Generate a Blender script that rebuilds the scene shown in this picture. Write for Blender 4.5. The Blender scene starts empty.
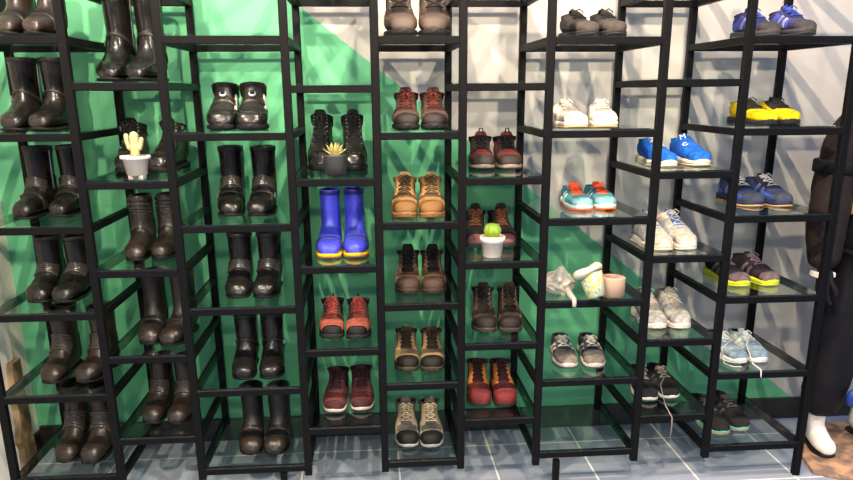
import bpy, math, random
from mathutils import Vector, Matrix
import numpy as np
random.seed(5)
SC = bpy.context.scene
COL = SC.collection
PI = math.pi

# ------------------------------------------------------------------ helpers
def tag(o, label=None, cat=None, group=None, kind=None):
    if label: o['label'] = label
    if cat: o['category'] = cat
    if group: o['group'] = group
    if kind: o['kind'] = kind
    return o

def lin(c):
    return tuple((x/12.92 if x <= .04045 else ((x+.055)/1.055)**2.4) for x in c)

def rgb(r, g, b):
    return lin((r/255, g/255, b/255))

MATS = {}
def mat(name, col, rough=.6, metal=0., noise=None, bump=0., bscale=60., spec=.5, weave=0., sheen=0.):
    """principled material; noise=(other colour, scale, contrast) mixes a second colour of the thing itself"""
    if name in MATS: return MATS[name]
    m = bpy.data.materials.new(name); m.use_nodes = True
    nt = m.node_tree; N = nt.nodes; Lk = nt.links
    b = N['Principled BSDF']
    b.inputs['Base Color'].default_value = (*col, 1)
    b.inputs['Roughness'].default_value = rough
    b.inputs['Metallic'].default_value = metal
    b.inputs['Specular IOR Level'].default_value = spec
    if sheen: b.inputs['Sheen Weight'].default_value = sheen
    tc = N.new('ShaderNodeTexCoord')
    if noise:
        n = N.new('ShaderNodeTexNoise'); n.inputs['Scale'].default_value = noise[1]; n.inputs['Detail'].default_value = 3
        Lk.new(tc.outputs['Object'], n.inputs['Vector'])
        r = N.new('ShaderNodeValToRGB'); k = noise[2]
        r.color_ramp.elements[0].position = .5-k; r.color_ramp.elements[1].position = .5+k
        r.color_ramp.elements[0].color = (*col, 1); r.color_ramp.elements[1].color = (*noise[0], 1)
        Lk.new(n.outputs['Fac'], r.inputs['Fac']); Lk.new(r.outputs['Color'], b.inputs['Base Color'])
    if bump or weave:
        bp = N.new('ShaderNodeBump'); bp.inputs['Distance'].default_value = .004
        bp.inputs['Strength'].default_value = bump or weave
        if weave:
            t = N.new('ShaderNodeTexVoronoi'); t.inputs['Scale'].default_value = 260
            Lk.new(tc.outputs['Object'], t.inputs['Vector']); Lk.new(t.outputs['Distance'], bp.inputs['Height'])
        else:
            t = N.new('ShaderNodeTexNoise'); t.inputs['Scale'].default_value = bscale; t.inputs['Detail'].default_value = 4
            Lk.new(tc.outputs['Object'], t.inputs['Vector']); Lk.new(t.outputs['Fac'], bp.inputs['Height'])
        Lk.new(bp.outputs['Normal'], b.inputs['Normal'])
    MATS[name] = m
    return m

class MB:
    def __init__(s): s.v = []; s.f = []
    def add(s, verts, faces):
        k = len(s.v); s.v += [tuple(v) for v in verts]; s.f += [tuple(i+k for i in f) for f in faces]; return s
    def box(s, x0, x1, y0, y1, z0, z1, c=.0):
        if c <= 0:
            v = [(x, y, z) for z in (z0, z1) for y in (y0, y1) for x in (x0, x1)]
            return s.add(v, [(0,2,3,1),(4,5,7,6),(0,1,5,4),(2,6,7,3),(0,4,6,2),(1,3,7,5)])
        # chamfered box, longest axis keeps square ends
        d = (x1-x0, y1-y0, z1-z0); ax = d.index(max(d))
        lo = [x0, y0, z0]; hi = [x1, y1, z1]
        a, b = [i for i in range(3) if i != ax]
        prof = [(lo[a]+c, lo[b]), (hi[a]-c, lo[b]), (hi[a], lo[b]+c), (hi[a], hi[b]-c), (hi[a]-c, hi[b]), (lo[a]+c, hi[b]), (lo[a], hi[b]-c), (lo[a], lo[b]+c)]
        v = []
        for e in (lo[ax], hi[ax]):
            for p in prof:
                q = [0, 0, 0]; q[ax] = e; q[a] = p[0]; q[b] = p[1]; v.append(q)
        f = [(i, (i+1) % 8, 8+(i+1) % 8, 8+i) for i in range(8)] + [tuple(range(7, -1, -1)), tuple(range(8, 16))]
        return s.add(v, f)
    def rings(s, R, closed=True, cap0=True, cap1=True):
        n = len(R[0]); k = len(s.v)
        for r in R: s.v += [tuple(p) for p in r]
        for i in range(len(R)-1):
            for j in range(n if closed else n-1):
                j2 = (j+1) % n
                s.f.append((k+i*n+j, k+i*n+j2, k+(i+1)*n+j2, k+(i+1)*n+j))
        if cap0: s.f.append(tuple(k+j for j in range(n-1, -1, -1)))
        if cap1: s.f.append(tuple(k+(len(R)-1)*n+j for j in range(n)))
        return s
    def tube(s, pts, r, n=6, r2=None):
        pts = [Vector(p) for p in pts]; R = []; m = len(pts)
        for i, p in enumerate(pts):
            t = (pts[min(i+1, m-1)]-pts[max(i-1, 0)]).normalized()
            u = t.orthogonal().normalized() if i == 0 else (u - t*u.dot(t)).normalized()
            w = t.cross(u); rr = r if r2 is None else r+(r2-r)*i/(m-1)
            R.append([p+(u*math.cos(2*PI*j/n)+w*math.sin(2*PI*j/n))*rr for j in range(n)])
        return s.rings(R)
    def lathe(s, prof, n=32, cx=0, cy=0, cap0=True, cap1=True):
        return s.rings([[(cx+r*math.cos(2*PI*j/n), cy+r*math.sin(2*PI*j/n), z) for j in range(n)] for r, z in prof], cap0=cap0, cap1=cap1)
    def ball(s, c, r, n=8, sx=1, sy=1, sz=1):
        prof = [(max(r*math.sin(PI*i/n), 1e-5), -r*math.cos(PI*i/n)) for i in range(n+1)]
        R = [[(c[0]+sx*q*math.cos(2*PI*j/(n+4)), c[1]+sy*q*math.sin(2*PI*j/(n+4)), c[2]+sz*z) for j in range(n+4)] for q, z in prof]
        return s.rings(R)
    def build(s, name, m, parent=None, smooth=False, loc=None):
        me = bpy.data.meshes.new(name); me.from_pydata(s.v, [], s.f); me.update()
        me.validate()
        if smooth: me.shade_smooth() if hasattr(me, 'shade_smooth') else [setattr(p, 'use_smooth', True) for p in me.polygons]
        me.materials.append(m)
        o = bpy.data.objects.new(name, me); COL.objects.link(o)
        if parent: o.parent = parent
        if loc: o.location = loc
        return o

def empty(name, loc, rz=0.):
    o = bpy.data.objects.new(name, None); COL.objects.link(o)
    o.empty_display_size = .05; o.location = loc; o.rotation_euler = (0, 0, rz); return o

# ------------------------------------------------------------------ measures (metres, floor at z = 0, rack front at y = 0)
FL = 1.449
PX = [-1.3014, -.9312, -.6430, -.2584, .0252, .3078, .5941, .9740, 1.2561, 1.6325]
YB = .464                      # back posts
YW = .520                      # wall
SZ = {0: [1.6120, 1.3200, 1.0220, .7268, .4291, .1148], 1: [1.4746, 1.1659, .8711, .5649, .2560], 2: [1.6125, 1.3162, 1.0173, .7303, .4294, .1227],
      3: [1.4633, 1.1652, .8685, .5672, .2676], 4: [1.6114, 1.3131, 1.0147, .7278, .4287, .1201], 5: [1.4667, 1.1608, .8711, .5721, .2784],
      6: [1.6094, 1.3135, 1.0174, .7216, .4224, .1329], 7: [1.4764, 1.1722, .8776, .5642, .2657], 8: [1.6107, 1.3145, 1.0153, .7199, .4261, .1286]}
BEAM = .0235; GT = .006
def glass_top(b, r): return SZ[b][r]+BEAM/2+GT

# ------------------------------------------------------------------ setting
def wall_material():
    m = bpy.data.materials.new('painted wall'); m.use_nodes = True
    nt = m.node_tree; N = nt.nodes; L = nt.links; b = N['Principled BSDF']
    b.inputs['Roughness'].default_value = .75; b.inputs['Specular IOR Level'].default_value = .25
    tc = N.new('ShaderNodeTexCoord'); sp = N.new('ShaderNodeSeparateXYZ'); L.new(tc.outputs['Object'], sp.inputs[0])
    # green paint below the line z = 1.812 - .795 (x + .265)
    ml = N.new('ShaderNodeMath'); ml.operation = 'MULTIPLY_ADD'; ml.inputs[1].default_value = .776; ml.inputs[2].default_value = .776*.25-(.317+FL)
    L.new(sp.outputs['X'], ml.inputs[0])
    ad = N.new('ShaderNodeMath'); ad.operation = 'ADD'; L.new(ml.outputs[0], ad.inputs[0]); L.new(sp.outputs['Z'], ad.inputs[1])
    gt = N.new('ShaderNodeMath'); gt.operation = 'GREATER_THAN'; gt.inputs[1].default_value = 0; L.new(ad.outputs[0], gt.inputs[0])
    n = N.new('ShaderNodeTexNoise'); n.inputs['Scale'].default_value = 3; L.new(tc.outputs['Object'], n.inputs['Vector'])
    g = N.new('ShaderNodeMix'); g.data_type = 'RGBA'; g.inputs[6].default_value = (*rgb(88, 160, 120), 1); g.inputs[7].default_value = (*rgb(94, 167, 126), 1)
    w = N.new('ShaderNodeMix'); w.data_type = 'RGBA'; w.inputs[6].default_value = (*rgb(168, 164, 163), 1); w.inputs[7].default_value = (*rgb(174, 170, 168), 1)
    L.new(n.outputs['Fac'], g.inputs[0]); L.new(n.outputs['Fac'], w.inputs[0])
    mx = N.new('ShaderNodeMix'); mx.data_type = 'RGBA'
    L.new(gt.outputs[0], mx.inputs[0]); L.new(g.outputs[2], mx.inputs[6]); L.new(w.outputs[2], mx.inputs[7])
    L.new(mx.outputs[2], b.inputs['Base Color'])
    return m

def floor_material():
    m = bpy.data.materials.new('floor tiles'); m.use_nodes = True
    nt = m.node_tree; N = nt.nodes; L = nt.links; b = N['Principled BSDF']
    b.inputs['Roughness'].default_value = .22; b.inputs['Specular IOR Level'].default_value = .5
    tc = N.new('ShaderNodeTexCoord'); mp = N.new('ShaderNodeMapping')
    mp.inputs['Location'].default_value = (-.468, -.355, 0)
    L.new(tc.outputs['Object'], mp.inputs['Vector'])
    br = N.new('ShaderNodeTexBrick'); br.offset = 0; br.squash = 1
    br.inputs['Scale'].default_value = 1; br.inputs['Brick Width'].default_value = .385; br.inputs['Row Height'].default_value = .385
    br.inputs['Mortar Size'].default_value = .0035; br.inputs['Mortar Smooth'].default_value = 0; br.inputs['Bias'].default_value = 0
    br.inputs['Color1'].default_value = (*rgb(138, 143, 158), 1); br.inputs['Color2'].default_value = (*rgb(143, 148, 162), 1)
    br.inputs['Mortar'].default_value = (*rgb(226, 220, 208), 1)
    L.new(mp.outputs[0], br.inputs['Vector']); L.new(br.outputs['Color'], b.inputs['Base Color'])
    return m

M_wall = wall_material(); M_floor = floor_material()
M_white = mat('white wall paint', rgb(226, 219, 208), .7, noise=(rgb(218, 211, 200), 4, .3))
M_skirt = mat('black skirting', rgb(34, 30, 32), .45)
M_trim = mat('white trim paint', rgb(236, 232, 224), .5, noise=(rgb(230, 225, 216), 6, .3))

tag(MB().box(-3.0, 5.0, -4.5, .64, -.10, 0).build('floor', M_floor), kind='structure')
tag(MB().box(-1.58, 5.0, YW, .64, 0, 2.7).build('wall_back', M_wall), kind='structure')
tag(MB().box(-1.58, -1.442, -.8, YW, 0, 2.7).build('wall_left', M_white), kind='structure')
tag(MB().box(-1.430, 5.0, YW-.018, YW, 0, .098).build('baseboard_back', M_skirt), kind='structure')
tag(MB().box(-1.442, -1.430, .425, YW, 0, .080).build('baseboard_left', M_skirt), kind='structure')
tag(MB().box(-1.442, -1.428, .10, .388, 0, 2.7, .003).build('trim_1', M_trim), kind='structure')

# ------------------------------------------------------------------ the rack
M_metal = mat('black powder coated steel', rgb(9, 9, 11), .5, noise=(rgb(12, 12, 14), 30, .25), spec=.1)
def glass_material():
    m = bpy.data.materials.new('green tinted glass'); m.use_nodes = True
    nt = m.node_tree; N = nt.nodes; L = nt.links
    for n in list(N): N.remove(n)
    out = N.new('ShaderNodeOutputMaterial'); tr = N.new('ShaderNodeBsdfTransparent'); tr.inputs[0].default_value = (.93, .965, .95, 1)
    gl = N.new('ShaderNodeBsdfGlossy'); gl.inputs['Roughness'].default_value = .02; gl.inputs[0].default_value = (.95, 1, .97, 1)
    fr = N.new('ShaderNodeFresnel'); fr.inputs[0].default_value = 1.5
    ge = N.new('ShaderNodeNewGeometry'); sb = N.new('ShaderNodeMath'); sb.operation = 'SUBTRACT'; sb.use_clamp = True   # reflect on entry only
    L.new(fr.outputs[0], sb.inputs[0]); L.new(ge.outputs['Backfacing'], sb.inputs[1])
    mx = N.new('ShaderNodeMixShader'); L.new(sb.outputs[0], mx.inputs[0]); L.new(tr.outputs[0], mx.inputs[1]); L.new(gl.outputs[0], mx.inputs[2])
    L.new(mx.outputs[0], out.inputs[0]); return m
M_glass = glass_material()

rack = empty('display_rack', (.16, .22, 0))
tag(rack, 'black steel shoe rack with stepped bays standing against the green and white wall', 'rack')
ROFF = Vector((.16, .22, 0))
def rpart(mb, name, parent=rack):
    mb.v = [(v[0]-ROFF.x, v[1]-ROFF.y, v[2]) for v in mb.v]
    return mb.build(name, M_metal, parent)
TOP = 1.98
hp = .0130
for i, x in enumerate(PX):
    z0 = 0 if i in (0, 9) else .094
    rpart(MB().box(x-hp, x+hp, -hp, hp, z0, TOP, .002), 'post')
    rpart(MB().box(x-hp, x+hp, YB-hp, YB+hp, .100, TOP, .002), 'post')
for x in (.674, -.350):
    rpart(MB().box(x-.012, x+.012, -.012, .012, 0, .108, .002), 'leg')
h = BEAM/2
def frame(b, z, back):
    xl, xr = PX[b], PX[b+1]
    f = rpart(MB().box(xl+hp, xr-hp, -h, h, z-h, z+h, .0015), 'shelf_frame')
    for x in (xl, xr):
        rpart(MB().box(x-h, x+h, hp, YB-hp, z-h, z+h, .0015), 'side_rail', f)
    if back:
        rpart(MB().box(xl+hp, xr-hp, YB-h, YB+h, z-h, z+h, .0015), 'back_beam', f)
BAYS = ['leftmost bay', 'second bay from left', 'third bay from left', 'fourth bay from left', 'middle bay',
        'fourth bay from right', 'third bay from right', 'second bay from right', 'rightmost bay']
GLASS_ON = {}
def pane(b, z, label):
    xl, xr = PX[b]+.003, PX[b+1]-.003; n = hp+.001-.003
    y0, y1 = -h, YB+h; a0 = hp+.001; a1 = YB-hp-.001
    P = [(xl, a0), (xl+n, a0), (xl+n, y0), (xr-n, y0), (xr-n, a0), (xr, a0), (xr, a1), (xr-n, a1), (xr-n, y1), (xl+n, y1), (xl+n, a1), (xl, a1)]
    cx, cy = (xl+xr)/2, YB/2
    mb = MB()
    mb.rings([[(x-cx, y-cy, 0) for x, y in P], [(x-cx, y-cy, GT) for x, y in P]])
    o = mb.build('glass_shelf', M_glass, loc=(cx, cy, z+h))
    tag(o, label, 'glass shelf', 'glass shelves of the rack')

# ------------------------------------------------------------------ shoe shapes
# sections from toe to top line: front point (y, z), back point (y, z), half width, exponent
TALL = [(.004,.024,.004,.012,.012,2.2),(.012,.044,.010,.008,.029,2.2),(.040,.060,.035,.008,.042,2.25),(.075,.068,.075,.008,.0445,2.3),
        (.101,.086,.130,.008,.0430,2.25),(.114,.106,.200,.010,.0410,2.2),(.119,.122,.240,.035,.0400,2.1),(.121,.138,.240,.080,.0400,2.0),
        (.120,.160,.238,.122,.0408,2.0),(.117,.192,.240,.172,.0420,2.0),(.114,.232,.243,.230,.0435,2.0)]
HIKE = [(.003,.030,.003,.016,.014,2.2),(.012,.050,.010,.012,.032,2.4),(.040,.061,.035,.012,.0425,2.5),(.075,.068,.075,.012,.0450,2.5),
        (.105,.084,.130,.012,.0425,2.4),(.126,.102,.200,.014,.0385,2.3),(.137,.118,.243,.035,.0370,2.2),(.141,.128,.241,.068,.0365,2.1),
        (.139,.137,.236,.095,.0380,2.0),(.135,.145,.236,.125,.0400,2.0)]
LOW = [(.002,.026,.002,.014,.014,2.2),(.012,.040,.010,.012,.031,2.4),(.040,.051,.035,.012,.0420,2.5),(.075,.058,.075,.013,.0445,2.5),
       (.108,.071,.130,.014,.0415,2.4),(.136,.085,.190,.016,.0375,2.3),(.150,.093,.236,.028,.0350,2.2),(.158,.096,.246,.052,.0330,2.1),
       (.163,.093,.243,.076,.0310,2.0),(.166,.088,.238,.084,.0295,2.0)]
TAB = {'tall': (TALL, .245, .232), 'hike': (HIKE, .245, .145), 'low': (LOW, .247, .096)}

class Shell:
    def __init__(s, kind, L, W, H, side, shaft=1.):
        t, l0, h0 = TAB[kind]
        a = np.array(t, float)
        a[:, [0, 2]] *= L/l0; a[:, 4] *= W/.090
        fz = H/h0
        # the foot keeps its height, the shaft takes the stretch
        for c in (1, 3):
            z = a[:, c]; k = np.clip((z-.03)/(h0*.5), 0, 1); a[:, c] = z*(1+(fz-1)*k)
        if kind != 'tall': pass
        if shaft != 1: a[:, 4] *= np.interp(np.arange(len(a)), [0, len(a)*.45, len(a)*.6, len(a)-1], [1, 1, (1+shaft)/2, shaft])
        s.a = a; s.n = len(a); s.L = L; s.side = side; s.W = W
    def sec(s, t):
        k = min(max(t, 0), 1)*(s.n-1); i = min(int(k), s.n-2); f = k-i
        p0, p1, p2, p3 = s.a[max(i-1, 0)], s.a[i], s.a[i+1], s.a[min(i+2, s.n-1)]
        return .5*((2*p1)+(-p0+p2)*f+(2*p0-5*p1+4*p2-p3)*f*f+(-p0+3*p1-3*p2+p3)*f**3)
    def pt(s, t, th, off=0., shrink=1.):
        Fy, Fz, By, Bz, hw, e = s.sec(t); e = max(e, 1.9)
        sn, cs = math.sin(th), math.cos(th)
        sx = math.copysign(abs(sn)**(2/e), sn); ax = math.copysign(abs(cs)**(2/e), cs)
        my, mz = (Fy+By)/2, (Fz+Bz)/2; dy, dz = (Fy-By)/2, (Fz-Bz)/2
        ln = max(math.hypot(dy, dz), 1e-5)
        x = hw*sx*shrink; y = my+dy*ax*shrink; z = mz+dz*ax*shrink
        if off:
            nx = math.copysign(abs(sn)**(2-2/e), sn)/max(hw, 1e-4); na = math.copysign(abs(cs)**(2-2/e), cs)/ln
            q = math.hypot(nx, na) or 1
            x += off*nx/q; y += off*na/q*dy/ln; z += off*na/q*dz/ln
            if t < .06: y -= max(off, 0)*(1-t/.06)
        # big-toe side is fuller: the tip leans inwards
        x += -s.side*.007*math.exp(-((y/.05)**2))*(s.W/.09)
        return (x, y-s.L/2, z)
    def ring(s, t, nt, off=0., shrink=1., dz=0.):
        return [(p[0], p[1], p[2]+dz) for p in (s.pt(t, 2*PI*j/nt, off, shrink) for j in range(nt))]
    def upper(s, nt=28, ns=34):
        R = [s.ring(i/ns, nt) for i in range(ns+1)]
        R.append(s.ring(1, nt, 0, .93, .001)); R.append(s.ring(1, nt, 0, .88, -.003))
        return MB().rings(R, cap1=False)
    def lining(s, nt=24, depth=.03):
        R = [s.ring(1, nt, 0, .90, -.001), s.ring(1, nt, 0, .86, -depth*.5), s.ring(1, nt, 0, .8, -depth)]
        return MB().rings([list(reversed(r)) for r in R], cap0=False)
    def patch(s, t0, t1, a0, a1, off, nu=8, nv=10, mb=None):
        """raised panel between sections t0..t1 and angles a0..a1, its border sunk under the surface"""
        mb = mb or MB(); full = abs(a1-a0) > 6.2
        R = []
        T = [t0]+[t0+(t1-t0)*(i+.15*(1 if i == 0 else 0)) / nu for i in range(nu+1)]+[t1]
        T[1] = t0+(t1-t0)*.04; T[-2] = t1-(t1-t0)*.04 if t1 < .995 else t1
        T.sort()
        for i, t in enumerate(T):
            bt = (i == 0 and t0 > 0) or i == len(T)-1
            row = []
            n = nv if not full else 28
            A = [a0+(a1-a0)*j/n for j in range(n if full else n+1)]
            if not full: A = [a0]+[a0+(a1-a0)*.04]+A[1:-1]+[a1-(a1-a0)*.04]+[a1]
            for j, th in enumerate(A):
                edge = bt or (not full and j in (0, len(A)-1))
                row.append(s.pt(t, th, -.0012 if edge else off))
            R.append(row)
        return mb.rings(R, closed=full, cap0=full and t0 <= 0, cap1=False)

def sole(L, W, z0, z1, side, grow=0., arch=0., spring=.005, heel=None, y0=0., y1=1.):
    ys = [0, .010, .030, .06, .10, .16, .24, .32, .42, .5, .58, .64, .68, .76, .84, .90, .95, .985, 1.0]
    hw = [.010, .018, .026, .034, .0395, .0435, .0465, .0472, .045, .0415, .0385, .0372, .037, .0372, .037, .0345, .029, .020, .010]
    R = []
    for y, w in zip(ys, hw):
        if y < y0-1e-6 or y > y1+1e-6: continue
        w = w*W/.09+grow; yy = y*L+(grow if y > .5 else -grow)*abs(2*y-1)
        lo = z0; hi = z1
        lo += spring*max(0, 1-y/.16)**2; hi += spring*.6*max(0, 1-y/.16)**2
        if arch and .45 < y < .655: lo += arch
        if heel: hi += heel*max(0, min(1, (y-.35)/.3))
        mid, hh = (lo+hi)/2, max((hi-lo)/2, .001)
        cx = -side*.007*math.exp(-((y*L/.05)**2))*(W/.09)
        row = []
        for j in range(20):
            th = 2*PI*(j+.5)/20; c, sn = math.cos(th), math.sin(th)
            row.append((cx+w*math.copysign(abs(c)**.45, c), yy-L/2, mid+hh*math.copysign(abs(sn)**.45, sn)))
        R.append(row)
    return MB().rings(R)

def laces(sh, t0, t1, n, a, r=.0022, off=.004, bow=True):
    mb = MB()
    T = [t0+(t1-t0)*i/(n-1) for i in range(n)]
    for i in range(n):
        mb.tube([sh.pt(T[i], a*k, off+.0015*(1-k*k)) for k in (-1, -.5, 0, .5, 1)], r, 5)
        if i < n-1:
            for q in (-1, 1):
                mb.tube([sh.pt(T[i]+(T[i+1]-T[i])*(k+1)/2, q*a*k, off+.002*(1-k*k)) for k in (-1, -.5, 0, .5, 1)], r*.9, 5)
    if bow:
        p = Vector(sh.pt(T[-1], 0, off+.003))
        for q in (-1, 1):
            mb.tube([p, p+Vector((q*.012, -.010, .008)), p+Vector((q*.026, -.014, -.002)), p+Vector((q*.020, -.012, -.012)), p+Vector((q*.004, -.004, -.002))], r*.9, 5)
            mb.tube([p, p+Vector((q*.008, -.012, -.010)), p+Vector((q*.014, -.015, -.026))], r*.9, 5)
    return mb

# materials of the shoes
def leather(name, r, g, b, rough=.34, b2=None):
    return mat(name, rgb(r, g, b), rough, noise=(b2 or rgb(min(r+10, 255), min(g+7, 255), min(b+4, 255)), 26, .3), bump=.45, bscale=48, spec=.38)
RIBL = mat('creased shiny leather', rgb(44, 39, 37), .24, bump=.3, bscale=70)
def fabric(name, r, g, b, c2=None):
    return mat(name, rgb(r, g, b), .85, noise=((rgb(*c2) if c2 else rgb(int(r*.82), int(g*.82), int(b*.82))), 70, .16), weave=.25, spec=.25)
def rubber(name, r, g, b, rough=.6):
    return mat(name, rgb(r, g, b), rough, bump=.15, bscale=120, spec=.2)
LB = leather('black boot leather', 13, 12, 13, .27)
LBM = leather('matte black boot leather', 19, 17, 17, .45)
LBB = leather('brown black boot leather', 28, 22, 20, .33)
RB = rubber('black sole rubber', 15, 14, 15)
LINB = fabric('black lining', 13, 13, 14)
STEEL = mat('brushed buckle steel', rgb(150, 148, 142), .3, 1.)

def shoe(kind, side, x, y, z, yaw, L, W, H, d, name, label, cat, group):
    """build one shoe with its parts; x, y is the tip of the toe"""
    cx = x-math.sin(yaw)*L/2; cy = y+math.cos(yaw)*L/2
    root = empty(name, (cx, cy, z), yaw)
    tag(root, label, cat, group)
    sh = Shell(kind, L, W, H, side, d.get('shaft', 1.0 if kind == 'tall' else 1.04 if kind == 'hike' else .95))
    up = sh.upper().build('upper', d['upper'], root, True)
    sh.lining(depth=.05 if kind == 'tall' else .03).build('lining', d.get('lining', LINB), root, True)
    st = d.get('sole_h', .011 if kind == 'tall' else .020)
    if 'mid' in d:
        sole(L, W, .005, st, side, .0015, 0, .005, d.get('heel', .006)).build('midsole', d['mid'], root, True)
        sole(L, W, 0, .008, side, .002, .004, .005).build('outsole', d.get('sole', RB), root, True)
    else:
        sole(L, W, 0, st, side, -.0005 if kind == 'tall' else .002, .008 if kind == 'tall' else .004, .005, d.get('heel', .004)).build('sole', d.get('sole', RB), root, True)
    if 'cap' in d:
        sh.patch(0, d.get('cap_t', .22), -PI, PI, .0022, 6, 16).build('toe_cap', d['cap'], root, True)
    if 'rand' in d:   # rubber strip round the foot above the sole
        mb = MB()
        for q in (-1, 1): sh.patch(.10, .62, q*1.75, q*2.7, .0022, 14, 5, mb)
        mb.build('rand', d['rand'], root, True)
    if 'counter' in d:
        sh.patch(.55, d.get('counter_t', .80), 1.9, 2*PI-1.9, .0022, 6, 12).build('heel_counter', d['counter'], root, True)
    if 'panel' in d:
        t0, t1, a0, a1 = d.get('panel_r', (.24, .5, 1.0, 2.1))
        for q in (-1, 1):
            sh.patch(t0, t1, q*a0, q*a1, .002, 8, 6).build('side_panel', d['panel'], root, True)
    if 'stripe' in d:
        for q in (-1, 1):
            mb = MB()
            for k in range(d.get('stripe_n', 2)):
                t0 = .38+.09*k
                sh.patch(t0, t0+.045, q*.75, q*1.95, .0032, 4, 6, mb)
            mb.build('side_stripe', d['stripe'], root, True)
    if 'vamp' in d:
        sh.patch(d.get('cap_t', .22)-.01, .37, -1.75, 1.75, .0026, 5, 14).build('vamp', d['vamp'], root, True)
    if 'eyestay' in d:
        for q in (-1, 1):
            sh.patch(.36, d.get('eye_t', .93), q*.40, q*(.95 if kind != 'low' else 1.0), .003, 10, 5).build('eyestay', d['eyestay'], root, True)
    if 'tongue' in d:
        tg = sh.patch(.34, 1.0, -.42, .42, .0035, 12, 8)
        # tongue tip standing above the collar
        e = d.get('tip', .016); R = []
        for k in range(5):
            f = k/4; wv = (1-.35*f*f)
            R.append([(p[0]*wv, p[1]-.004*f*(1 if kind != 'low' else -1), p[2]+e*f) for p in (sh.pt(1, -.55+1.1*j/8, .002) for j in range(9))])
        Rb = [[(p[0], p[1]+.005, p[2]) for p in r] for r in R]
        loop = [R[i]+list(reversed(Rb[i])) for i in range(5)]
        tg.rings(loop)
        tg.build('tongue', d['tongue'], root, True)
    if 'collar' in d:
        sh.patch(d.get('collar_t', .90), 1.0, 0, 2*PI, .0035, 4, 28).build('collar', d['collar'], root, True)
    if 'lace' in d:
        lc = laces(sh, .40, d.get('lace_t', .92 if kind != 'low' else .84), d.get('lace_n', 6), .46, d.get('lace_w', .0024), .0048, d.get('bow', True)).build('laces', d['lace'], root, True)
        if 'hook' in d:
            n = d.get('lace_n', 6)
            for i in range(n):
                for q in (-1, 1): MB().ball(sh.pt(.40+(.92-.40)*i/(n-1), q*.60, .004), .0032, 5).build('eyelet', d['hook'], root, True)
    if 'ribs' in d:
        t0, t1, n, a = d['ribs']; mb = MB()
        for i in range(n):
            t = t0+(t1-t0)*i/n
            sh.patch(t, t+(t1-t0)/n*.86, -a, a, .0075, 4, 12, mb)
        mb.build('ribbed_panel', d.get('rib_m', RIBL), root, True)
    if 'strap' in d:
        for k, t in enumerate(d.get('strap_at', (.42,))):
            sp = sh.patch(t, t+d.get('strap_w', .05), -2.2, 2.2, .0040, 4, 18).build('strap', d['strap'], root, True)
            if d.get('buckle', True):
                p = sh.pt(t+.025, side*1.15, .006); mb = MB()
                mb.box(p[0]-.003, p[0]+.003, p[1]-.008, p[1]+.008, p[2]-.008, p[2]+.008, .001)
                mb.build('buckle', STEEL, sp)
    if 'zip' in d:
        sh.patch(.62, .98, -side*1.62-.06, -side*1.62+.06, .003, 12, 3).build('zip', STEEL, root, True)
    if 'topband' in d:
        sh.patch(.955, 1.0, 0, 2*PI, .0022, 3, 28).build('top_band', d['topband'], root, True)
    if 'shin' in d:
        sh.patch(.55, .93, -.75, .75, .004, 10, 10).build('shin_panel', d['shin'], root, True)
    if 'dial' in d:
        p = Vector(sh.pt(d.get('dial_t', .56), 0, .006)); q = Vector(sh.pt(d.get('dial_t', .56), 0, .018)); nrm = (q-p).normalized()
        u = nrm.orthogonal().normalized(); w = nrm.cross(u)
        def disc(r0, a, b):
            return MB().rings([[p+nrm*e+(u*math.cos(2*PI*j/18)+w*math.sin(2*PI*j/18))*r for j in range(18)] for r, e in ((r0, a), (r0, b*.7), (r0*.86, b))])
        dl = disc(.0125, -.003, .005).build('dial', d['dial'], root, True)
        disc(.0085, .004, .0085).build('dial_knob', RB, dl, True)
    if 'reflector' in d:
        sh.patch(.40, .72, 1.0, 1.25, .004, 8, 3).build('reflector', d['reflector'], root, True)
    if 'loop' in d:
        p = Vector(sh.pt(1, PI, .001)); mb = MB()
        mb.tube([p+Vector((0, .004, -.016)), p+Vector((0, .009, .0)), p+Vector((0, .006, .014)), p+Vector((0, -.003, .014)), p+Vector((0, -.004, -.004))], .003, 6)
        mb.build('pull_loop', d['loop'], root, True)
    if d.get('tongue_loop'):
        p = Vector(sh.pt(1, 0, .0)); mb = MB()
        mb.tube([p+Vector((-.008, -.005, .012)), p+Vector((-.005, -.006, .027)), p+Vector((.005, -.006, .027)), p+Vector((.008, -.005, .012))], .0026, 6)
        mb.build('tongue_loop', d['tongue_loop'], root, True)
    if 'tag_r' in d: d['tag_r'](sh, root, side)
    return root, sh

# ------------------------------------------------------------------ colour schemes
def S(**k): return k
WH = rubber('white sole foam', 228, 224, 214); WH2 = rubber('off white sole foam', 214, 206, 190)
B_RIDE = S(upper=LB, ribs=(.46, .66, 6, 1.1), strap=LBM, strap_at=(.36,), topband=LBM, counter=LB, zip=1)
B_RIDE2 = S(upper=LB, cap=LB, counter=LB, topband=LBM, ribs=(.44, .66, 6, 1.15))
B_RIB = S(upper=LBB, cap=LBB, cap_t=.26, ribs=(.44, .74, 7, 1.15), counter=LBB, topband=LBM)
B_RIBT = S(upper=LBB, ribs=(.50, .98, 13, 1.45), cap=LBB, counter=LBB)
B_WORN = S(upper=LBB, strap=LBM, strap_at=(.30,), strap_w=.06, buckle=False, counter=LBM, topband=LBM)
B_MAT = S(upper=LBM, cap=LBB, counter=LBB, strap=LBB, strap_at=(.34,), buckle=False, topband=LBB)
B_PLAIN = S(upper=LB, counter=LBM, topband=LBM, strap=LBM, strap_at=(.60,), zip=1)
NYB = fabric('black boot nylon', 18, 18, 20)
A_BOA = S(upper=LBM, cap=LB, counter=LB, shin=LBM, strap=LBB, strap_at=(.84, .46), strap_w=.12, buckle=False, dial=mat('silver dial', rgb(196, 196, 194), .35, .4),
          reflector=mat('grey reflective strip', rgb(186, 184, 176), .4), panel=LB)
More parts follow.
